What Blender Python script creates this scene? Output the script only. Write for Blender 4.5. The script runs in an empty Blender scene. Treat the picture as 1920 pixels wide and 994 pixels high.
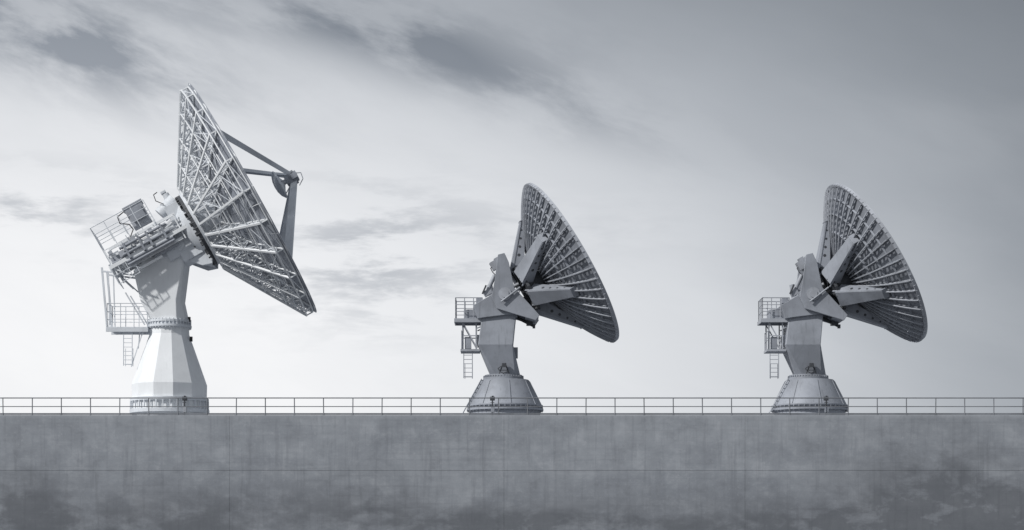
import bpy, math, random
from mathutils import Vector, Matrix
random.seed(7)
scene = bpy.context.scene
scene.view_settings.view_transform = 'Standard'
scene.view_settings.look = 'None'
scene.view_settings.exposure = 0
scene.view_settings.gamma = 1

# ------------------------------------------------------------ helpers
def lin(s): return s ** 2.2
class NT:
    def __init__(s, nt): s.nt = nt; s.n = nt.nodes; s.l = nt.links
    def put(s, sock, v):
        if v is None: return
        if isinstance(v, (int, float, tuple, list)): sock.default_value = v
        else: s.l.new(v, sock)
    def m(s, op, a, b=None, c=None, clamp=False):
        n = s.n.new('ShaderNodeMath'); n.operation = op; n.use_clamp = clamp
        s.put(n.inputs[0], a); s.put(n.inputs[1], b); s.put(n.inputs[2], c)
        return n.outputs[0]
    def comb(s, x, y, z):
        n = s.n.new('ShaderNodeCombineXYZ')
        s.put(n.inputs[0], x); s.put(n.inputs[1], y); s.put(n.inputs[2], z); return n.outputs[0]
    def sep(s, v):
        n = s.n.new('ShaderNodeSeparateXYZ'); s.l.new(v, n.inputs[0]); return n.outputs
    def noise(s, vec, scale, detail=6, rough=0.55, dist=0.0):
        n = s.n.new('ShaderNodeTexNoise'); s.l.new(vec, n.inputs['Vector'])
        n.inputs['Scale'].default_value = scale; n.inputs['Detail'].default_value = detail
        n.inputs['Roughness'].default_value = rough; n.inputs['Distortion'].default_value = dist
        return n.outputs['Fac']
    def ss(s, v, a, b, lo=0.0, hi=1.0):
        n = s.n.new('ShaderNodeMapRange'); n.interpolation_type = 'SMOOTHSTEP'
        s.put(n.inputs[0], v); n.inputs[1].default_value = a; n.inputs[2].default_value = b
        n.inputs[3].default_value = lo; n.inputs[4].default_value = hi
        return n.outputs[0]
    def mix(s, f, a, b, mode='MIX'):
        n = s.n.new('ShaderNodeMix'); n.data_type = 'RGBA'; n.blend_type = mode
        s.put(n.inputs[0], f); s.put(n.inputs[6], a); s.put(n.inputs[7], b)
        return n.outputs[2]
    def gauss(s, x, y, cx, cy, sx, sy, ang=0.0):
        dx = s.m('SUBTRACT', x, cx); dy = s.m('SUBTRACT', y, cy)
        c, k = math.cos(ang), math.sin(ang)
        u = s.m('ADD', s.m('MULTIPLY', dx, c / sx), s.m('MULTIPLY', dy, k / sx))
        v = s.m('ADD', s.m('MULTIPLY', dx, -k / sy), s.m('MULTIPLY', dy, c / sy))
        q = s.m('ADD', s.m('MULTIPLY', u, u), s.m('MULTIPLY', v, v))
        return s.m('EXPONENT', s.m('MULTIPLY', q, -1.0))

def new_mat(name):
    m = bpy.data.materials.new(name); m.use_nodes = True
    t = NT(m.node_tree); b = m.node_tree.nodes['Principled BSDF']
    return m, t, b

def paint(name, base, var=0.18, rough=0.55, metal=0.0, dirt=0.35):
    m, t, b = new_mat(name)
    tc = t.n.new('ShaderNodeTexCoord').outputs['Object']
    x, y, z = t.sep(tc)
    rnd = t.m('MULTIPLY', t.n.new('ShaderNodeObjectInfo').outputs['Random'], 37.0)
    x = t.m('ADD', x, rnd); tc = t.comb(x, y, z)
    n1 = t.noise(tc, 0.55, 5, 0.6)
    n2 = t.noise(t.comb(t.m('MULTIPLY', x, 5.0), t.m('MULTIPLY', y, 5.0), t.m('MULTIPLY', z, 0.45)), 1.0, 5, 0.6)
    n3 = t.noise(tc, 9.0, 4, 0.6)
    lo = tuple(c * (1 - var) for c in base) + (1,)
    hi = tuple(min(1, c * (1 + var * 0.5)) for c in base) + (1,)
    c = t.mix(t.ss(n1, .35, .65), lo, hi)
    dk = tuple(c_ * 0.45 for c_ in base) + (1,)
    c = t.mix(t.ss(n2, .52, .78, 0, dirt), c, dk)
    c = t.mix(t.ss(n3, .60, .75, 0, dirt * .6), c, dk)
    t.l.new(c, b.inputs['Base Color'])
    t.l.new(t.ss(n3, .3, .7, rough - .08, rough + .12), b.inputs['Roughness'])
    b.inputs['Metallic'].default_value = metal
    bp = t.n.new('ShaderNodeBump'); bp.inputs['Strength'].default_value = 0.12; bp.inputs['Distance'].default_value = 0.02
    t.l.new(n3, bp.inputs['Height']); t.l.new(bp.outputs[0], b.inputs['Normal'])
    return m

WHITE = paint('hazed_white_paint', (.81, .83, .85), .05, dirt=.13)  # white paint, with the atmospheric glow on the left put into its colour
WHITE2 = paint('hazed_weathered_white_paint', (.66, .69, .73), .12, dirt=.3)  # worn white paint, its whiteness also carrying the atmospheric glow
GREY = paint('grey_paint', (.30, .32, .36), .18, dirt=.5)
GREY2 = paint('light_grey_paint', (.38, .40, .44), .16)
PANEL = paint('reflector_panel_paint', (.22, .235, .265), .2)
PANELW = paint('reflector_panel_white', (.28, .30, .34), .15)
DARK = paint('dark_steel', (.06, .065, .075), .2)
RAIL = paint('galvanised_rail', (.20, .21, .23), .2, rough=.5, metal=.2)
CABLE = paint('black_cable', (.02, .02, .022), .1)

class B:
    def __init__(s): s.v = []; s.f = []
    def add(s, vs, fs):
        o = len(s.v); s.v += [tuple(v) for v in vs]; s.f += [tuple(i + o for i in f) for f in fs]
    def beam(s, p, q, w, h=None, up=None, w2=None, h2=None):
        p = Vector(p); q = Vector(q); d = q - p
        if d.length < 1e-6: return
        d.normalize(); h = h or w; w2 = w2 or w; h2 = h2 or h
        u = Vector(up) if up is not None else Vector((0, 0, 1))
        if abs(d.dot(u.normalized())) > .98: u = Vector((0, 1, 0)) if abs(d.y) < .9 else Vector((1, 0, 0))
        sd = d.cross(u).normalized(); uu = sd.cross(d).normalized()
        vs = []
        for c, a, b in ((p, w, h), (q, w2, h2)):
            for i, j in ((-1, -1), (1, -1), (1, 1), (-1, 1)):
                vs.append(c + sd * (i * a / 2) + uu * (j * b / 2))
        s.add(vs, [(0, 1, 2, 3), (7, 6, 5, 4), (0, 4, 5, 1), (1, 5, 6, 2), (2, 6, 7, 3), (3, 7, 4, 0)])
    def tube(s, p, q, r, r2=None, n=10, caps=True):
        p = Vector(p); q = Vector(q); d = (q - p).normalized(); r2 = r if r2 is None else r2
        u = Vector((0, 0, 1)) if abs(d.z) < .95 else Vector((1, 0, 0))
        a = d.cross(u).normalized(); b = a.cross(d).normalized()
        vs = []
        for c, rr in ((p, r), (q, r2)):
            for i in range(n):
                t = 2 * math.pi * i / n
                vs.append(c + a * (rr * math.cos(t)) + b * (rr * math.sin(t)))
        fs = [(i, (i + 1) % n, n + (i + 1) % n, n + i) for i in range(n)]
        if caps: fs += [tuple(range(n))[::-1], tuple(range(n, 2 * n))]
        s.add(vs, fs)
    def path(s, pts, r, n=6):
        for a, b in zip(pts, pts[1:]): s.tube(a, b, r, n=n)
    def box(s, c, size, ax=None):
        c = Vector(c); X, Y, Z = ax or (Vector((1, 0, 0)), Vector((0, 1, 0)), Vector((0, 0, 1)))
        vs = [c + X * (i * size[0] / 2) + Y * (j * size[1] / 2) + Z * (k * size[2] / 2)
              for k in (-1, 1) for i, j in ((-1, -1), (1, -1), (1, 1), (-1, 1))]
        s.add(vs, [(3, 2, 1, 0), (4, 5, 6, 7), (0, 1, 5, 4), (1, 2, 6, 5), (2, 3, 7, 6), (3, 0, 4, 7)])
    def loft(s, secs, closed=True):
        n = len(secs[0]); vs = [p for sec in secs for p in sec]; fs = []
        for k in range(len(secs) - 1):
            for i in range(n):
                fs.append((k * n + i, k * n + (i + 1) % n, (k + 1) * n + (i + 1) % n, (k + 1) * n + i))
        if closed:
            fs.append(tuple(range(n))[::-1]); fs.append(tuple(range((len(secs) - 1) * n, len(secs) * n)))
        s.add(vs, fs)
    def lathe(s, prof, cx, cy=0, n=48, ph=0):
        secs = []
        for p in prof:
            ox = p[2] if len(p) > 2 else 0
            secs.append([(cx + ox + p[0] * math.cos(2 * math.pi * i / n + ph), cy + p[0] * math.sin(2 * math.pi * i / n + ph), p[1]) for i in range(n)])
        s.loft(secs)
    def plate(s, poly, y0, y1):
        n = len(poly)
        vs = [(x, y0, z) for x, z in poly] + [(x, y1, z) for x, z in poly]
        fs = [tuple(range(n)), tuple(range(n, 2 * n))[::-1]] + [((i + 1) % n, i, n + i, n + (i + 1) % n) for i in range(n)]
        s.add(vs, fs)
    def obj(s, name, mat, scale=1.0, parent=None, smooth=False, bevel=0.0):
        me = bpy.data.meshes.new(name)
        me.from_pydata([tuple(c * scale for c in v) for v in s.v], [], s.f)
        me.validate(); me.update()
        import bmesh
        bm = bmesh.new(); bm.from_mesh(me); bmesh.ops.recalc_face_normals(bm, faces=bm.faces[:]); bm.to_mesh(me); bm.free()
        me.materials.append(mat)
        if smooth:
            me.shade_smooth()
            try: me.set_sharp_from_angle(angle=math.radians(32))
            except Exception: pass
        o = bpy.data.objects.new(name, me); scene.collection.objects.link(o)
        if parent: o.parent = parent
        if bevel:
            md = o.modifiers.new('bevel', 'BEVEL'); md.width = bevel; md.segments = 2; md.limit_method = 'ANGLE'
            md.angle_limit = math.radians(35)
        return o

class Frame:   # tilted dish frame: a along axis, c "down the face", s sideways towards -Y
    def __init__(f, ox, oz, n, c0):
        f.o = Vector((ox, 0, oz)); f.n = Vector(n).normalized()
        c = Vector(c0); f.c = (c - f.n * c.dot(f.n)).normalized(); f.s = f.c.cross(f.n).normalized()
    def p(f, a, c, s): return f.o + f.n * a + f.c * c + f.s * s
    def pol(f, a, r, t): return f.p(a, -r * math.cos(t), r * math.sin(t))
    @property
    def ax(f): return (f.n, f.s, f.c)

U = 0.03365          # metres per drawing unit
def railing(b, pts, h, r=.9, up=(0, 0, 1), mids=(0.5,), seg=1):
    up = Vector(up)
    for p, q in zip(pts, pts[1:]):
        p = Vector(p); q = Vector(q)
        for k in range(seg + 1):
            w = p.lerp(q, k / seg); b.tube(w, w + up * h, r, n=6)
        b.tube(p + up * h, q + up * h, r, n=6)
        for m in mids: b.tube(p + up * h * m, q + up * h * m, r * .8, n=6)
def ladder(b, x0, x1, y, z0, z1, step=9, r=.9):
    b.tube((x0, y, z0), (x0, y, z1), r, n=6); b.tube((x1, y, z0), (x1, y, z1), r, n=6)
    z = min(z0, z1) + 3
    while z < max(z0, z1): b.tube((x0, y, z), (x1, y, z), r * .7, n=6); z += step

def reflector(b, F, R, d0, sectors, rings, th=1.3, gap=.5, r0=14):
    surf = lambda r: -d0 * (1 - (r / R) ** 2)
    for j in range(rings):
        ra = r0 + (R - r0) * j / rings + (gap if j else 0); rb = r0 + (R - r0) * (j + 1) / rings
        for i in range(sectors):
            ta = 2 * math.pi * i / sectors + gap * .5 / rb; tb = 2 * math.pi * (i + 1) / sectors - gap * .5 / rb
            tm = (ta + tb) / 2; rm = (ra + rb) / 2
            ts = (ta, tm, tb); rs = (ra, rm, rb)
            f = []; k = []
            for r in rs:
                for t in ts:
                    f.append(F.pol(surf(r), r, t)); k.append(F.pol(surf(r) - th, r, t))
            fs = []
            for y in range(2):
                for x in range(2):
                    q = (y * 3 + x, y * 3 + x + 1, y * 3 + x + 4, y * 3 + x + 3)
                    fs.append(q); fs.append(tuple(9 + w for w in q[::-1]))
            ed = [0, 1, 2, 5, 8, 7, 6, 3]
            for m in range(8): fs.append((ed[m], ed[(m + 1) % 8], 9 + ed[(m + 1) % 8], 9 + ed[m]))
            b.add(f + k, fs)

# ------------------------------------------------------------ big truss dish
def big_dish(name, loc):
    e = bpy.data.objects.new(name, None); scene.collection.objects.link(e); e.location = loc
    CX = 318.0
    X = lambda px: px - CX
    Z = lambda py: 788.3 - py
    O = lambda b, n, m, **k: b.obj(n, m, U, e, **k)
    b = B()
    prof = [(69, 0), (69, Z(770)), (70, Z(722)), (37, Z(628)), (36, Z(614))]
    b.lathe(prof, 0, 0, 12, math.radians(15))
    O(b, 'tower', WHITE, bevel=.02)
    b = B()
    b.lathe([(74, Z(776)), (74, Z(769))], 0, 0, 48); b.lathe([(73, Z(754)), (73, Z(748))], 0, 0, 48)
    b.lathe([(41, Z(615)), (41, Z(611))], 0, 0, 40); b.lathe([(38, Z(611)), (38, Z(606))], 0, 0, 40); b.lathe([(40, Z(606)), (40, Z(602))], 0, 0, 40)
    for i in range(36):
        t = 2 * math.pi * i / 36
        b.box((72 * math.cos(t), 72 * math.sin(t), Z(761)), (2.2, 2.2, 14), (Vector((math.cos(t), math.sin(t), 0)), Vector((-math.sin(t), math.cos(t), 0)), Vector((0, 0, 1))))
        b.tube((39.5 * math.cos(t), 39.5 * math.sin(t), Z(617.5)), (39.5 * math.cos(t), 39.5 * math.sin(t), Z(600)), .9, n=6)
    O(b, 'flanges', WHITE2, smooth=True)
    b = B()
    def rect(x0, x1, z, y, ch=.25):
        cx, hw = (x0 + x1) / 2, (x1 - x0) / 2
        return [(cx - hw, -y * (1 - ch), z), (cx - hw * (1 - ch), -y, z), (cx + hw * (1 - ch), -y, z), (cx + hw, -y * (1 - ch), z),
                (cx + hw, y * (1 - ch), z), (cx + hw * (1 - ch), y, z), (cx - hw * (1 - ch), y, z), (cx - hw, y * (1 - ch), z)]
    b.loft([rect(X(284), X(352), Z(602), 34, .45), rect(X(268), X(343), Z(566), 34, .2), rect(X(256), X(349), Z(512), 34, .08), rect(X(282), X(352), Z(486), 34, .05)])
    O(b, 'neck', WHITE, bevel=.03)
    b = B()
    pol = [(X(x), Z(y)) for x, y in ((300, 486), (318, 452), (338, 440), (366, 456), (404, 487), (404, 499), (385, 503), (352, 491))]
    b.plate(pol, -37, -31); b.plate(pol, 31, 37)
    b.plate([(X(x), Z(y)) for x, y in ((352, 478), (398, 486), (401, 498), (352, 489))], -30.8, 30.8)
    b.tube((X(338), -41, Z(466)), (X(338), 41, Z(466)), 14, n=28)
    b.tube((X(338), -43, Z(466)), (X(338), 43, Z(466)), 8, n=20)
    O(b, 'elevation_yoke', WHITE2, smooth=True, bevel=.02)
    # dish
    F = Frame(X(475), Z(374), (.869, .075, .495), (.495, 0, -.869))
    R, d0 = 240, 74
    surf = lambda r: -d0 * (1 - (r / R) ** 2)
    b = B(); reflector(b, F, R, d0, 24, 7, gap=1.0); O(b, 'reflector', PANELW)
    N = 24
    st = [86, 124, 162, 200, 236]
    bk = lambda r: -112 + (r - 86) / (236 - 86) * 92
    b = B(); b2 = B()
    for i in range(N):
        t = 2 * math.pi * (i + .5) / N; nb = 2 * math.pi * (i + 1.5) / N
        up = F.n
        top = [F.pol(surf(r) - 3.5, r, t) for r in st]; bot = [F.pol(bk(r), r, t) for r in st]
        topn = [F.pol(surf(r) - 3.5, r, nb) for r in st]; botn = [F.pol(bk(r), r, nb) for r in st]
        b.beam(F.pol(surf(40) - 3.5, 40, t), top[0], 2.4, up=up); b.beam(F.pol(-108, 58, t), bot[0], 3.4, up=up)
        b.beam(F.pol(surf(45) - 3.5, 45, t), bot[0], 2.2, up=up)
        for k in range(5):
            b.beam(top[k], bot[k], 2.2, up=F.c)
            if k < 4:
                b.beam(top[k], top[k + 1], 2.6, up=up); b.beam(bot[k], bot[k + 1], 3.6, up=up)
                mt = (top[k] + top[k + 1]) / 2; mb = (bot[k] + bot[k + 1]) / 2
                b2.beam(bot[k], mt, 1.7); b2.beam(mt, bot[k + 1], 1.7); b2.beam(mt, mb, 1.5)
                if k % 2 == 1:
                    if i % 2: b2.beam(bot[k], botn[k + 1], 1.3)
                    else: b2.beam(botn[k], bot[k + 1], 1.3)
            b.beam(bot[k], botn[k], 1.8); b.beam(top[k], topn[k], 2.0)
            if i % 2: b2.beam(bot[k], topn[k], 1.3)
        r = 219; b2.beam(F.pol(bk(r), r, t), F.pol(bk(r), r, nb), 1.4)
        b.beam(F.pol(-1, R - 1, t), F.pol(-1, R - 1, nb), 2.2)
        b.beam(F.pol(-20, R - 3, t), F.pol(-20, R - 3, nb), 2.2)
    O(b, 'backing_truss', WHITE); O(b2, 'truss_bracing', WHITE2)
    b = B()
    b.tube(F.p(-60, 0, 0), F.p(-112, 0, 0), 46, 60, n=32); b.tube(F.p(-112, 0, 0), F.p(-117, 0, 0), 74, n=48)
    O(b, 'hub', WHITE2, smooth=True)
    b = B()
    b.tube(F.p(-117.2, 0, 0), F.p(-123, 0, 0), 71, n=48)
    for i in range(40):
        t = 2 * math.pi * i / 40
        b.tube(F.pol(-110, 70, t), F.pol(-127, 70, t), 1.6, n=6)
    for i in range(20):
        t = 2 * math.pi * i / 20; b.box(F.pol(-124, 64, t), (7, 7, 7), F.ax)
    O(b, 'slewing_ring', DARK)
    b = B()
    b.tube(F.p(-123.2, 0, 0), F.p(-142, 0, 0), 60, 42, n=24)
    b.box(F.p(-165, 8, 0), (52, 56, 50), F.ax)
    b.box(F.p(-150, 38, 0), (40, 60, 18), F.ax)
    b.tube(F.p(-128, -70, -8), F.p(-165, -58, -8), 15, n=20)
    b.tube(F.p(-138, -66, -8), F.p(-138, -90, -8), 8, 6, n=16); b.box(F.p(-140, -94, -8), (10, 10, 5), F.ax)
    b.box(F.p(-140, -48, -4), (28, 44, 30), F.ax)
    O(b, 'mount_head', WHITE2, smooth=True, bevel=.02)
    # tilted service platform
    b = B()
    for s in (-46, -15, 15, 46):
        b.beam(F.p(-294, -6, s), F.p(-135, -6, s), 4, 7, up=F.c)
    for a in (-294, -270, -246, -222, -196, -168): b.beam(F.p(a, -6, -46), F.p(a, -6, 46), 3.5, 6, up=F.c)
    for cc, a0, a1, w in ((-24, -290, -140, 4), (-38, -280, -142, 5), (-16, -260, -138, 3), (8, -265, -150, 5), (20, -258, -200, 4)):
        b.beam(F.p(a0, cc, 40), F.p(a1, cc, 40), 4, w, up=F.c)
        b.beam(F.p(a0, cc, -40), F.p(a1, cc, -40), 4, w, up=F.c)
    for a in (-288, -254, -220, -188, -146):
        b.beam(F.p(a, -40, 43), F.p(a, 12, 43), 3, 2.4, up=F.n); b.beam(F.p(a, -40, -43), F.p(a, 12, -43), 3, 2.4, up=F.n)
    b.beam(F.p(-290, -4, 44), F.p(-268, 22, 44), 2.4); b.beam(F.p(-246, 20, 44), F.p(-268, -4, 44), 2.4)
    b.beam(F.p(-250, -2, 46), F.p(-150, -30, 46), 3.4)
    O(b, 'platform_frame', WHITE)
    b = B()
    b.box(F.p(-222, -12, 0), (145, 88, 2), F.ax)
    b.box(F.p(-202, -74, 10), (36, 34, 38), F.ax)
    b.box(F.p(-202, -94.5, 10), (40, 38, 3), F.ax)
    b.box(F.p(-245, -34, 18), (26, 22, 20), F.ax)
    b.box(F.p(-276, -22, 20), (20, 24, 18), F.ax)
    for k, a in enumerate((-280, -262, -231, -210, -196)):
        b.box(F.p(a, -30 + (k % 2) * 12, 47), (8 + 3 * (k % 2), 5, 7 + 4 * (k % 3)), F.ax)
    b.box(F.p(-188, 2, 20), (50, 34, 26), F.ax)
    O(b, 'equipment_cabinets', GREY2, bevel=.015)
    b = B()
    for s, c in ((49, -28), (50, -14), (48, 0), (49, 6)):
        b.tube(F.p(-262, c, s), F.p(-165, c, s), 2.6, n=10)
    for a in (-252, -222, -205, -176): b.box(F.p(a, -18, 50), (4, 6, 30), F.ax)
    b.box(F.p(-202, -74, 30), (26, 2.5, 24), F.ax)
    O(b, 'drive_actuators', GREY)
    b = B()
    upv = -F.c
    railing(b, [F.p(-180, -46, 44), F.p(-290, -46, 44), F.p(-290, -46, -44), F.p(-180, -46, -44)], 42, .8, upv, (.33, .66), 4)
    railing(b, [F.p(-294, -6, 46), F.p(-294, -6, -46)], -26, .8, upv, (.5,), 3)
    railing(b, [F.p(-294, -6, 47), F.p(-250, -6, 47)], -34, .8, upv, (.5,), 3)
    for a in (-290, -240, -182):
        for s in (44, -44): b.tube(F.p(a, -8, s), F.p(a, -46, s), .9, n=6)
    for y in (-24, 24):
        b.beam((X(196), y, Z(505)), (X(206), y, Z(618)), 3.6, 2.6); b.beam((X(208), y, Z(515)), (X(211), y, Z(612)), 2, 2)
        b.beam((X(196), y, Z(512)), (X(262), y, Z(520)), 3)
        b.beam((X(222), y, Z(515)), (X(255), y, Z(545)), 2.4); b.beam((X(240), y, Z(552)), (X(276), y, Z(612)), 2.4)
    b.box((X(243), 0, Z(617)), (78, 50, 2.4)); b.box((X(243), -25, Z(621)), (78, 2.5, 8)); b.box((X(243), 25, Z(621)), (78, 2.5, 8))
    railing(b, [(X(281), -25, Z(616)), (X(206), -25, Z(616)), (X(206), 25, Z(616)), (X(281), 25, Z(616))], 44, .8, (0, 0, 1), (.33, .66), 3)
    ladder(b, X(236), X(252), -22, Z(688), Z(622), 8, .9); ladder(b, X(238), X(252), -13, Z(688), Z(655), 30, .7)
    b.beam((X(272), -20, Z(624)), (X(250), -20, Z(690)), 1.6); b.beam((X(266), -20, Z(625)), (X(262), -14, Z(655)), 1.6)
    O(b, 'walkways_and_ladder', WHITE2)
    b = B()
    b.path([F.p(-222, -88, 32), F.p(-236, -84, 38), F.p(-238, -70, 42), F.p(-224, -60, 44), F.p(-222, -48, 46), F.p(-236, -36, 46)], 1.1)
    b.path([(X(392), -38, Z(478)), (X(384), -40, Z(462)), (X(372), -42, Z(470)), (X(366), -42, Z(458))], 1.0)
    b.path([F.p(-150, -100, -8), F.p(-158, -98, -4), F.p(-160, -84, 4), F.p(-150, -70, 10)], .9)
    b.box((X(356), -8, Z(600)), (5, 5, 9)); b.box((X(360), -10, Z(637)), (5, 5, 9))
    O(b, 'cables', CABLE)
    # subreflector and legs
    ap = 84
    b = B()
    for t, sp, w in ((math.radians(24), 190, 8), (math.radians(-50), 190, 7), (math.radians(160), 190, 11), (math.radians(-128), 190, 10)):
        p0 = F.pol(surf(sp), sp, t); p1 = F.pol(ap, 7, t)
        b.beam(p0, p1, w * .8, w * 1.5, up=F.n, w2=w * .7, h2=w)
    O(b, 'feed_support_legs', WHITE2)
    b = B()
    n = 28
    secs = []
    for r, a in ((1, ap - 38), (11, ap - 37), (20, ap - 34), (28, ap - 28), (28, ap - 26), (15, ap - 23), (5, ap - 18), (4, ap - 8)):
        secs.append([F.pol(a, r, 2 * math.pi * i / n) for i in range(n)])
    b.loft(secs)
    O(b, 'subreflector', WHITE2, smooth=True)
    b = B()
    b.box(F.p(ap, 0, 0), (20, 16, 18), F.ax); b.tube(F.p(ap - 14, 0, 0), F.p(ap - 8, 0, 0), 11, n=20)
    b.box(F.p(ap + 4, 0, 10), (12, 5, 10), F.ax); b.box(F.p(ap + 2, -9, 4), (8, 8, 6), F.ax); b.box(F.p(ap + 2, 10, -2), (9, 8, 6), F.ax)
    for t in (0, 1.57, 3.14, 4.71): b.tube(F.pol(ap - 25, 20, t), F.pol(ap - 8, 9, t), 1, n=6)
    b.path([F.p(ap + 10, -4, 4), F.p(ap + 18, 0, 6), F.p(ap + 16, 12, 6), F.p(ap + 4, 20, 6)], .9)
    b.tube(F.p(-d0, 0, 0), F.p(-d0 + 50, 0, 0), 13, 8, n=20)
    O(b, 'subreflector_drive', GREY)
    return e

# ------------------------------------------------------------ smaller solid-arm dish
def small_dish(name, loc, ny=.09):
    e = bpy.data.objects.new(name, None); scene.collection.objects.link(e); e.location = loc
    CX = 947.0
    X = lambda px: px - CX
    Z = lambda py: 788.3 - py
    O = lambda b, n, m, **k: b.obj(n, m, U, e, **k)
    b = B()
    b.lathe([(66, 0), (66, Z(768)), (70, Z(762)), (47, Z(716)), (44, Z(713))], 0, 0, 64)
    O(b, 'base_cone', GREY, smooth=True)
    b = B()
    b.lathe([(72, Z(771)), (72, Z(767))], 0, 0, 64); b.lathe([(71, Z(763)), (71, Z(760.5))], 0, 0, 64)
    b.lathe([(38, Z(713)), (38, Z(709)), (35, Z(708)), (35, Z(704))], -3, 0, 48)
    for i in range(44):
        t = 2 * math.pi * i / 44
        A = (Vector((math.cos(t), math.sin(t), 0)), Vector((-math.sin(t), math.cos(t), 0)), Vector((0, 0, 1)))
        b.box((70 * math.cos(t), 70 * math.sin(t), Z(765)), (2, 1.4, 5), A)
        b.tube((70 * math.cos(t), 70 * math.sin(t), Z(773)), (70 * math.cos(t), 70 * math.sin(t), Z(766)), .9, n=6)
        b.box((-3 + 37 * math.cos(t), 37 * math.sin(t), Z(707)), (1.6, 1.6, 3), A)
    for i in range(8):
        t = 2 * math.pi * (i + .2) / 8
        b.beam((70.3 * math.cos(t), 70.3 * math.sin(t), Z(761)), (47.3 * math.cos(t), 47.3 * math.sin(t), Z(716)), 1.2, 1.2)
    O(b, 'base_flanges', GREY, smooth=True)
    b = B()
    def rect(x0, x1, z, y, ch):
        cx, hw = (x0 + x1) / 2, (x1 - x0) / 2
        return [(cx - hw, -y * (1 - ch), z), (cx - hw * (1 - ch), -y, z), (cx + hw * (1 - ch), -y, z), (cx + hw, -y * (1 - ch), z),
                (cx + hw, y * (1 - ch), z), (cx + hw * (1 - ch), y, z), (cx - hw * (1 - ch), y, z), (cx - hw, y * (1 - ch), z)]
    b.loft([rect(X(919), X(975), Z(704), 24, .35), rect(X(897), X(962), Z(650), 38, .03), rect(X(905), X(968), Z(590), 31, .03)])
    O(b, 'neck', GREY, bevel=.02)
    b = B()
    b.plate([(X(x), Z(y)) for x, y in ((888, 577), (921, 558), (930, 545), (962, 552), (974, 578), (970, 592), (906, 600), (896, 602))], -38, 38)
    O(b, 'yoke', GREY, bevel=.025)
    F = Frame(X(1072), Z(493), (.861, ny, .509), (.509, 0, -.861))
    R, d0 = 166, 60
    surf = lambda r: -d0 * (1 - (r / R) ** 2)
    b = B(); reflector(b, F, R, d0, 48, 6, th=1.0, gap=.9); O(b, 'reflector', PANEL)
    b = B(); n = 96
    secs = []
    for r, a in ((R - 2, -5.5), (R + 2, -5.5), (R + 2, 1), (R - 2, 1)):
        secs.append([F.pol(a, r, 2 * math.pi * i / n) for i in range(n)])
    secs.append(secs[0]); b.loft(secs, closed=False)
    for i in range(n):
        t = 2 * math.pi * i / n
        b.box(F.pol(-4, R + 2.2, t), (4, 1.5, 1.2), F.ax)
    O(b, 'rim', GREY2)
    b = B()
    N = 48; st = [42 + (R - 44) * k / 13 for k in range(14)]
    for i in range(N):
        t = 2 * math.pi * (i + .0) / N
        for k in range(14):
            h0 = 11 - 5 * k / 13
            p = F.pol(surf(st[k]) - 1.5, st[k], t); q = F.pol(surf(st[k]) - 1.5 - h0, st[k], t)
            b.beam(p, q, .9, 4.4, up=F.pol(0, 1, t) - F.o)
            if k < 13:
                h1 = 11 - 5 * (k + 1) / 13
                p2 = F.pol(surf(st[k + 1]) - 1.5, st[k + 1], t); q2 = F.pol(surf(st[k + 1]) - 1.5 - h1, st[k + 1], t)
                b.beam(p, p2, 1.1, 3.0, up=F.n); b.beam(q, q2, 1.7, 2.2, up=F.n)
    O(b, 'radial_ribs', GREY2)
    b = B()
    for r, h in ((60, 8), (92, 7), (122, 6), (146, 5)):
        for i in range(N):
            t = 2 * math.pi * i / N; t2 = 2 * math.pi * (i + 1) / N
            b.beam(F.pol(surf(r) - 1.6 - h / 2, r, t), F.pol(surf(r) - 1.6 - h / 2, r, t2), 1.1, h * .7, up=F.n)
    O(b, 'hoop_ribs', GREY)
    # six big box arms
    b = B(); bd = B()
    for i in range(6):
        t = 2 * math.pi * i / 6 + math.radians(1)
        p0 = F.pol(-98, 38, t); p1 = F.pol(surf(112) - 9, 113, t)
        rad = (F.pol(0, 1, t) - F.o)
        tn = F.n.cross(rad).normalized()
        b.beam(p0, p1, 32, 26, up=F.n, w2=16, h2=10)
        for k in (-1, 1):
            b.beam(p0 + tn * (16.7 * k) - F.n * 11.5, p1 + tn * (8.8 * k) - F.n * 4, 1.6, 3, up=F.n)
        b.beam(p1 + rad * .5, p1 + rad * 2.5, 20, 12, up=F.n)
        for k in range(4):
            f = .3 + .17 * k
            c = p0.lerp(p1, f); hh = 26 - 16 * f; ww = 32 - 16 * f
            for sg in (-1, 1):
                bd.tube(c + tn * (sg * (ww / 2 - .3)), c + tn * (sg * (ww / 2 + .25)), hh * .14, n=12)  # dark discs paint the shade inside arm holes; nothing is cut
    O(b, 'backing_arms', GREY, bevel=.012); O(bd, 'arm_hole_discs', DARK)
    b = B()
    b.tube(F.p(-62, 0, 0), F.p(-96, 0, 0), 30, 36, n=24); b.tube(F.p(-98, 0, 0), F.p(-103, 0, 0), 50, n=12)
    for i in range(8):
        t = 2 * math.pi * (i + .5) / 8; b.beam(F.pol(-104, 10, t), F.pol(-104, 48, t), 3, 7, up=F.n)
    O(b, 'hub', DARK)  # dark colour paints in the shaded void between frame and dish
    # triangular elevation frame
    b = B()
    tri = [(X(x), Z(y)) for x, y in ((934, 484), (946, 481), (954, 498), (964, 545), (1011, 596), (1004, 606), (985, 600), (932, 584), (922, 562), (928, 530))]
    b.plate(tri, -45, -39); b.plate(tri, 39, 45)
    b.plate([(X(x), Z(y)) for x, y in ((990, 583), (1010, 597), (1003, 606), (984, 600))], -38.8, 38.8)
    b.plate([(X(x), Z(y)) for x, y in ((934, 485), (946, 483), (951, 496), (936, 500))], -38.8, 38.8)
    O(b, 'elevation_frame', GREY, bevel=.02)
    b = B()
    b.tube((X(947), -48, Z(557)), (X(947), 48, Z(557)), 12, n=28); b.tube((X(947), -50, Z(557)), (X(947), 50, Z(557)), 7, n=20)
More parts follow.
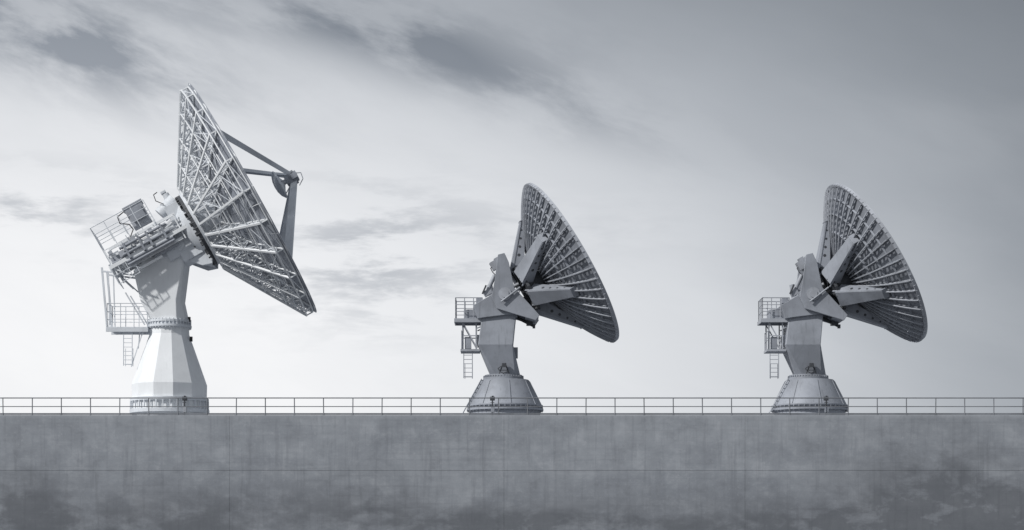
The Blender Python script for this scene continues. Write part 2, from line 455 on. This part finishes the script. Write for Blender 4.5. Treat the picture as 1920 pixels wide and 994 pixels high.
    b.box((X(927), -20, Z(501)), (12, 14, 16), F.ax); b.box((X(933), 8, Z(488)), (10, 12, 12), F.ax)
    b.tube((X(915), -30, Z(548)), (X(928), -30, Z(520)), 4, n=12); b.box((X(914), -28, Z(553)), (13, 14, 10), F.ax)
    b.tube((X(905), -8, Z(568)), (X(990), -8, Z(525)), 3.5, n=12)
    b.tube((X(940), -50, Z(572)), (X(975), -48, Z(545)), 1.6, n=8)
    b.tube((X(925), 30, Z(575)), (X(918), 30, Z(530)), 5, n=12)
    O(b, 'bearings_and_drives', GREY2, smooth=True)
    b = B()
    b.box((X(993), 0, Z(606)), (12, 16, 9)); b.tube((X(970), 0, Z(596)), (X(1000), 0, Z(611)), 3, n=10); b.box((X(1001), -6, Z(613)), (5, 6, 7))
    b.beam((X(905), -37, Z(556)), (X(912), -37, Z(540)), 3, 3)
    b.beam((X(936), -29, Z(704)), (X(944), -34, Z(684)), 1.6); b.beam((X(955), -29, Z(704)), (X(947), -34, Z(684)), 1.6)
    b.beam((X(938), -31, Z(697)), (X(953), -31, Z(697)), 1.4); b.box((X(945.5), -34, Z(688)), (8, 4, 7))
    b.path([(X(940), -33, Z(690)), (X(934), -34, Z(694)), (X(938), -35, Z(700)), (X(944), -36, Z(703)), (X(952), -34, Z(700))], .9)
    b.path([(X(934), -20, Z(498)), (X(920), -22, Z(506)), (X(924), -24, Z(514)), (X(930), -24, Z(520))], .9)
    O(b, 'fittings', DARK)
    b = B()
    b.box((X(878), 0, Z(602)), (50, 58, 2.4)); 
    for y in (-29, 29): b.box((X(878), y, Z(604)), (51, 2, 7))
    b.box((X(853.5), 0, Z(604)), (2, 58, 7))
    railing(b, [(X(905), -29, Z(600)), (X(855), -29, Z(600)), (X(855), 29, Z(600)), (X(905), 29, Z(600))], 38, .9, (0, 0, 1), (.33, .66), 3)
    for y in (-22, 22):
        for x in (868, 893): b.beam((X(x), y, Z(607)), (X(x), y, Z(657)), 2.2)
        b.beam((X(868), y, Z(607)), (X(895), y, Z(655)), 2)
        b.beam((X(868), y, Z(632)), (X(895), y, Z(632)), 1.8)
        b.beam((X(895), y, Z(618)), (X(910), y, Z(612)), 2.2)
    b.box((X(882), 0, Z(659)), (36, 48, 4)); 
    railing(b, [(X(866), -24, Z(657)), (X(866), 24, Z(657))], 34, .8, (0, 0, 1), (.5,), 2)
    ladder(b, X(870), X(886), -20, Z(711), Z(657), 8, .9); ladder(b, X(872), X(886), -10, Z(711), Z(684), 26, .8)
    for y in (-14, -26): b.tube((X(869), y, Z(775)), (X(903), y, Z(713)), .9, n=6)
    for k in range(9):
        w = k / 8; b.tube((X(869 + 34 * w), -14, Z(775 - 62 * w)), (X(869 + 34 * w), -26, Z(775 - 62 * w)), .8, n=6)
    O(b, 'walkways_and_ladders', GREY2)
    b = B()
    b.box((X(884), 6, Z(591)), (28, 40, 18)); b.box((X(878), -14, Z(645)), (12, 12, 22)); b.box((X(900), 0, Z(640)), (10, 40, 20))
    b.box((X(899), -8, Z(566)), (12, 20, 10))
    b.box((X(962), 20, Z(660)), (18, 14, 20))
    O(b, 'equipment_cabinets', GREY, bevel=.015)
    b = B(); b.tube(F.p(-d0, 0, 0), F.p(-8, 0, 0), 12, 6, n=24); O(b, 'feed_horn', GREY2, smooth=True)
    return e

DY = 5.0; DZ = 10.0
MP = 0.0323
big_dish('satellite_dish', ((318 - 960) * U, DY, DZ))
small_dish('satellite_dish.001', ((947 - 960) * U, DY, DZ))
small_dish('satellite_dish.002', ((947 + 571 - 960) * U, DY, DZ), ny=.05)

# ------------------------------------------------------------ wall with joints
PX = lambda px: (px - 960) * MP
PZ = lambda py: 10 - (py - 778) * MP
m, t, bs = new_mat('weathered_concrete')
tc = t.n.new('ShaderNodeTexCoord').outputs['Object']
x, y, z = t.sep(tc)
big = t.noise(t.comb(t.m('MULTIPLY', x, .16), y, t.m('MULTIPLY', z, .30)), 1.0, 7, .62, .4)
med = t.noise(t.comb(t.m('MULTIPLY', x, .55), y, t.m('MULTIPLY', z, .8)), 1.0, 9, .70, .1)
fine = t.noise(tc, 4.0, 7, .72)
grain = t.noise(tc, 30.0, 3, .6)
strk = t.noise(t.comb(t.m('MULTIPLY', x, 3.2), y, t.m('MULTIPLY', z, .22)), 1.0, 6, .65)
board = t.noise(t.comb(t.m('MULTIPLY', t.m('FLOOR', t.m('DIVIDE', x, .62)), 3.7), 1.0, t.m('MULTIPLY', t.m('FLOOR', t.m('DIVIDE', z, 1.68)), 5.3)), 1.0, 0, .5)
hstr = t.noise(t.comb(t.m('MULTIPLY', x, .12), y, t.m('MULTIPLY', z, 5.0)), 1.0, 5, .6)
c = t.mix(t.ss(big, .32, .68), (.25, .268, .297, 1), (.315, .335, .365, 1))
c = t.mix(t.ss(med, .47, .68, 0, .55), c, (.41, .43, .46, 1))
c = t.mix(t.ss(med, .50, .30, 0, .45), c, (.17, .18, .20, 1))
c = t.mix(t.ss(strk, .48, .72, 0, .38), c, (.15, .16, .18, 1))
c = t.mix(t.ss(board, .4, .7, 0, .10), c, (.12, .13, .15, 1))
c = t.mix(t.ss(hstr, .5, .75, 0, .25), c, (.16, .17, .19, 1))
c = t.mix(t.ss(fine, .52, .75, 0, .4), c, (.44, .46, .49, 1))
c = t.mix(t.ss(grain, .5, .8, 0, .25), c, (.12, .13, .15, 1))
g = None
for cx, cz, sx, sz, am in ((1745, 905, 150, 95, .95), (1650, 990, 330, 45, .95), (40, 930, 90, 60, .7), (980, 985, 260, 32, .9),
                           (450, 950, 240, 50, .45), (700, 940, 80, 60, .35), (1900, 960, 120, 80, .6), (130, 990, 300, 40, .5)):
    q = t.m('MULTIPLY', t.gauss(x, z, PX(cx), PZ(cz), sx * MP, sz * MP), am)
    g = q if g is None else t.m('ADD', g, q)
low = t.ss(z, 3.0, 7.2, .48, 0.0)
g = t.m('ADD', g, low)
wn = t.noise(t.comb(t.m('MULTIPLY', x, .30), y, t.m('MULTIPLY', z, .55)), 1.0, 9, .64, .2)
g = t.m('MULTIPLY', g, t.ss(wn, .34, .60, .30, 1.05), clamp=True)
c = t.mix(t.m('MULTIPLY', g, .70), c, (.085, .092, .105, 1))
edge = t.ss(z, 9.7, 9.98, 0, .25)
c = t.mix(edge, c, (.42, .44, .47, 1))
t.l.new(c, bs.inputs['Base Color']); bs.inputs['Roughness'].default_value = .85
bp = t.n.new('ShaderNodeBump'); bp.inputs['Strength'].default_value = .35; bp.inputs['Distance'].default_value = .02
t.l.new(t.m('ADD', fine, t.m('MULTIPLY', grain, .5)), bp.inputs['Height']); t.l.new(bp.outputs[0], bs.inputs['Normal'])
CONC = m

b = B()
xs = [-120, -100, -84, -67, -50, PX(-90), PX(430), PX(945), PX(1397), PX(1980), 46, 62, 78, 95, 120]
zs = [-.2, PZ(1012), PZ(882), 10.0]
gx = .005; gz = .006
for i in range(len(xs) - 1):
    for k in range(3):
        x0, x1 = xs[i] + gx, xs[i + 1] - gx; z0, z1 = zs[k] + gz, zs[k + 1] - (gz if k < 2 else 0)
        b.box(((x0 + x1) / 2, .15, (z0 + z1) / 2), (x1 - x0, .3, z1 - z0))
b.box((0, .45, 4.85), (240, .598, 9.96))
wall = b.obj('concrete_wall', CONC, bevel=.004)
b = B(); b.box((0, 18, 9.6), (240, 34.4, .76))
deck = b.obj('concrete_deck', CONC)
# ground
m, t, bs = new_mat('asphalt_ground')
tc = t.n.new('ShaderNodeTexCoord').outputs['Object']
n1 = t.noise(tc, .2, 6, .6); n2 = t.noise(tc, 30, 4, .6)
c = t.mix(n1, (.10, .105, .115, 1), (.17, .175, .185, 1)); c = t.mix(t.m('MULTIPLY', n2, .5), c, (.07, .07, .075, 1))
t.l.new(c, bs.inputs['Base Color']); bs.inputs['Roughness'].default_value = .9
b = B(); b.add([(-4000, -4000, 0), (4000, -4000, 0), (4000, 4000, 0), (-4000, 4000, 0)], [(0, 1, 2, 3)])
b.obj('ground', m)

# ------------------------------------------------------------ guard rail on the wall top
b = B(); RY = .35
zt = 10 + 1.06
xx = -61.0
posts = []
while xx < 62:
    posts.append(xx); xx += 1.77
for i, xq in enumerate(posts):
    jx = random.uniform(-.015, .015)
    b.tube((xq, RY, 10.0), (xq + jx, RY + random.uniform(-.01, .01), zt), .032, n=8)
    b.box((xq, RY, 10.012), (.16, .16, .02))
b.tube((posts[0], RY, zt), (posts[-1], RY, zt), .034, n=8)
b.tube((posts[0], RY, 10.54), (posts[-1], RY, 10.54), .026, n=8)
b.box(((posts[0] + posts[-1]) / 2, RY, 10.09), (posts[-1] - posts[0], .012, .11))
b.obj('guard_railing', RAIL, smooth=True)

# ------------------------------------------------------------ small flood lights behind railing
for i, px in enumerate((342, 923, 1553)):
    nm = 'flood_light' if i == 0 else 'flood_light.%03d' % i
    e = bpy.data.objects.new(nm, None); scene.collection.objects.link(e); e.location = (PX(px), .75, 10.0)
    b = B(); b.tube((0, 0, -.02), (0, 0, .95), .045, n=10); b.box((0, 0, .01), (.22, .22, .02)); b.beam((-.12, 0, .82), (.12, 0, .82), .03, .03)
    b.obj('pole', DARK, parent=e, smooth=True)
    b = B(); b.box((0, .02, 1.06), (.26, .16, .2)); b.box((0, .11, 1.06), (.3, .03, .24)); b.box((.02, .02, 1.2), (.12, .1, .06))
    b.obj('lamp_head', DARK, parent=e, bevel=.01)
    b = B(); b.box((.02, .02, .38), (.22, .16, .36)); b.obj('junction_box', GREY if i else GREY2, parent=e, bevel=.01)

# ------------------------------------------------------------ camera
cam = bpy.data.cameras.new('camera'); co = bpy.data.objects.new('camera', cam); scene.collection.objects.link(co)
co.location = (0, -120, 2); co.rotation_euler = (math.radians(90), 0, 0)
cam.sensor_width = 36; cam.lens = 36 * 120 / (1920 * MP); cam.shift_y = 529 / 1920; cam.clip_end = 12000
scene.camera = co

# ------------------------------------------------------------ sun and sky
sd = Vector((-.68, -.44, .58)).normalized()
sun = bpy.data.lights.new('sun', 'SUN'); sun.energy = 3.2; sun.angle = math.radians(2.0); sun.color = (1, .985, .96)
so = bpy.data.objects.new('sun', sun); scene.collection.objects.link(so)
so.rotation_euler = (-sd).to_track_quat('-Z', 'Y').to_euler(); so.location = (-60, -40, 60)
w = bpy.data.worlds.new('World'); scene.world = w; w.use_nodes = True
t = NT(w.node_tree); bg = w.node_tree.nodes['Background']
sky = t.n.new('ShaderNodeTexSky'); sky.sky_type = 'NISHITA'; sky.sun_disc = False
sky.sun_elevation = math.asin(sd.z); sky.sun_rotation = math.atan2(sd.x, sd.y)
gen = t.n.new('ShaderNodeTexCoord').outputs['Generated']
x, y, z = t.sep(gen)
RD = 57.29578
az = t.m('MULTIPLY', t.m('ARCTAN2', x, y), RD); el = t.m('MULTIPLY', t.m('ARCSINE', z), RD)
A = lambda px: math.degrees(math.atan((px - 960) * .000269))
E = lambda py: math.degrees(math.atan((1026 - py) * .000269))
dx = t.m('SUBTRACT', az, A(120)); dz = t.m('MULTIPLY', t.m('SUBTRACT', el, E(640)), 2.25)
dz = t.m('MAXIMUM', dz, -5.0)
wob = t.noise(t.comb(t.m('MULTIPLY', az, .05), t.m('MULTIPLY', el, .12), 3.0), 1.0, 4, .5)
D = t.m('SQRT', t.m('ADD', t.m('MULTIPLY', dx, dx), t.m('MULTIPLY', dz, dz)))
D = t.m('ADD', D, t.m('MULTIPLY', t.m('SUBTRACT', wob, .5), 5.0))
# brighter haze close to the horizon
D = t.m('MAXIMUM', t.m('SUBTRACT', D, t.ss(el, 1.5, 9.0, 3.2, 0.0)), 0.0)
rp = t.n.new('ShaderNodeValToRGB'); t.l.new(t.m('DIVIDE', D, 180.0, clamp=True), rp.inputs[0])
cr = rp.color_ramp; cr.interpolation = 'LINEAR'
stops = [(0, .985), (5, .975), (10, .935), (14, .895), (18, .84), (21, .765), (24, .69), (27, .62), (30, .555), (34, .49), (50, .50), (90, .64), (180, .66)]
def tint(s):
    k = 1 - s
    return (lin(s * (1 - .085 * k)), lin(s * (1 + .005 * k)), lin(min(1, s * (1 + .115 * k + .005))), 1)
cr.elements[0].position = 0; cr.elements[0].color = tint(stops[0][1])
cr.elements[1].position = 1; cr.elements[1].color = tint(stops[-1][1])
for d, s_ in stops[1:-1]:
    q = cr.elements.new(d / 180); q.color = tint(s_)
haze = rp.outputs[0]
# clouds
th = math.radians(19)
u = t.m('SUBTRACT', t.m('MULTIPLY', az, math.cos(th)), t.m('MULTIPLY', el, math.sin(th)))
v = t.m('ADD', t.m('MULTIPLY', az, math.sin(th)), t.m('MULTIPLY', el, math.cos(th)))
n1 = t.noise(t.comb(t.m('MULTIPLY', u, .22), t.m('MULTIPLY', v, .66), 1.9), 1.0, 11, .60, .15)
n2 = t.noise(t.comb(t.m('MULTIPLY', az, .32), t.m('MULTIPLY', el, 1.35), 5.3), 1.0, 11, .60, .15)
n3 = t.noise(t.comb(t.m('MULTIPLY', u, .06), t.m('MULTIPLY', v, .22), 9.1), 1.0, 6, .5, .3)
PD = .0154
def G(cx, cy, sx, sy, am, ang=0.0):
    return t.m('MULTIPLY', t.gauss(az, el, A(cx), E(cy), sx * PD, sy * PD, -math.radians(ang)), am)
m1 = t.m('ADD', G(70, 80, 330, 80, 1.15, 16), G(860, 120, 380, 58, .75, 19))
m1 = t.m('ADD', m1, G(560, 30, 450, 60, .45, 6))
m1 = t.m('ADD', m1, .05)
m2 = t.m('ADD', G(690, 490, 220, 120, .60), G(60, 410, 240, 70, .50))
m2 = t.m('ADD', m2, G(1000, 430, 350, 60, .12))
c1 = t.m('MULTIPLY', t.ss(n1, .36, .62, .26, 1), m1)
c2 = t.m('MULTIPLY', t.ss(n2, .46, .66), m2)
cl = t.m('ADD', c1, c2)
cl = t.m('MINIMUM', cl, .9)
col = t.mix(cl, haze, t.mix(1.0, haze, (.37, .40, .445, 1), 'MULTIPLY'))
br = t.m('MULTIPLY', t.ss(n3, .5, .75), .10)
col = t.mix(br, col, (.85, .87, .90, 1))
bw = t.n.new('ShaderNodeHueSaturation'); bw.inputs['Saturation'].default_value = .3; bw.inputs['Value'].default_value = .12
t.l.new(sky.outputs[0], bw.inputs['Color'])
col = t.mix(.06, col, bw.outputs[0])
t.l.new(col, bg.inputs['Color']); bg.inputs['Strength'].default_value = 1.0
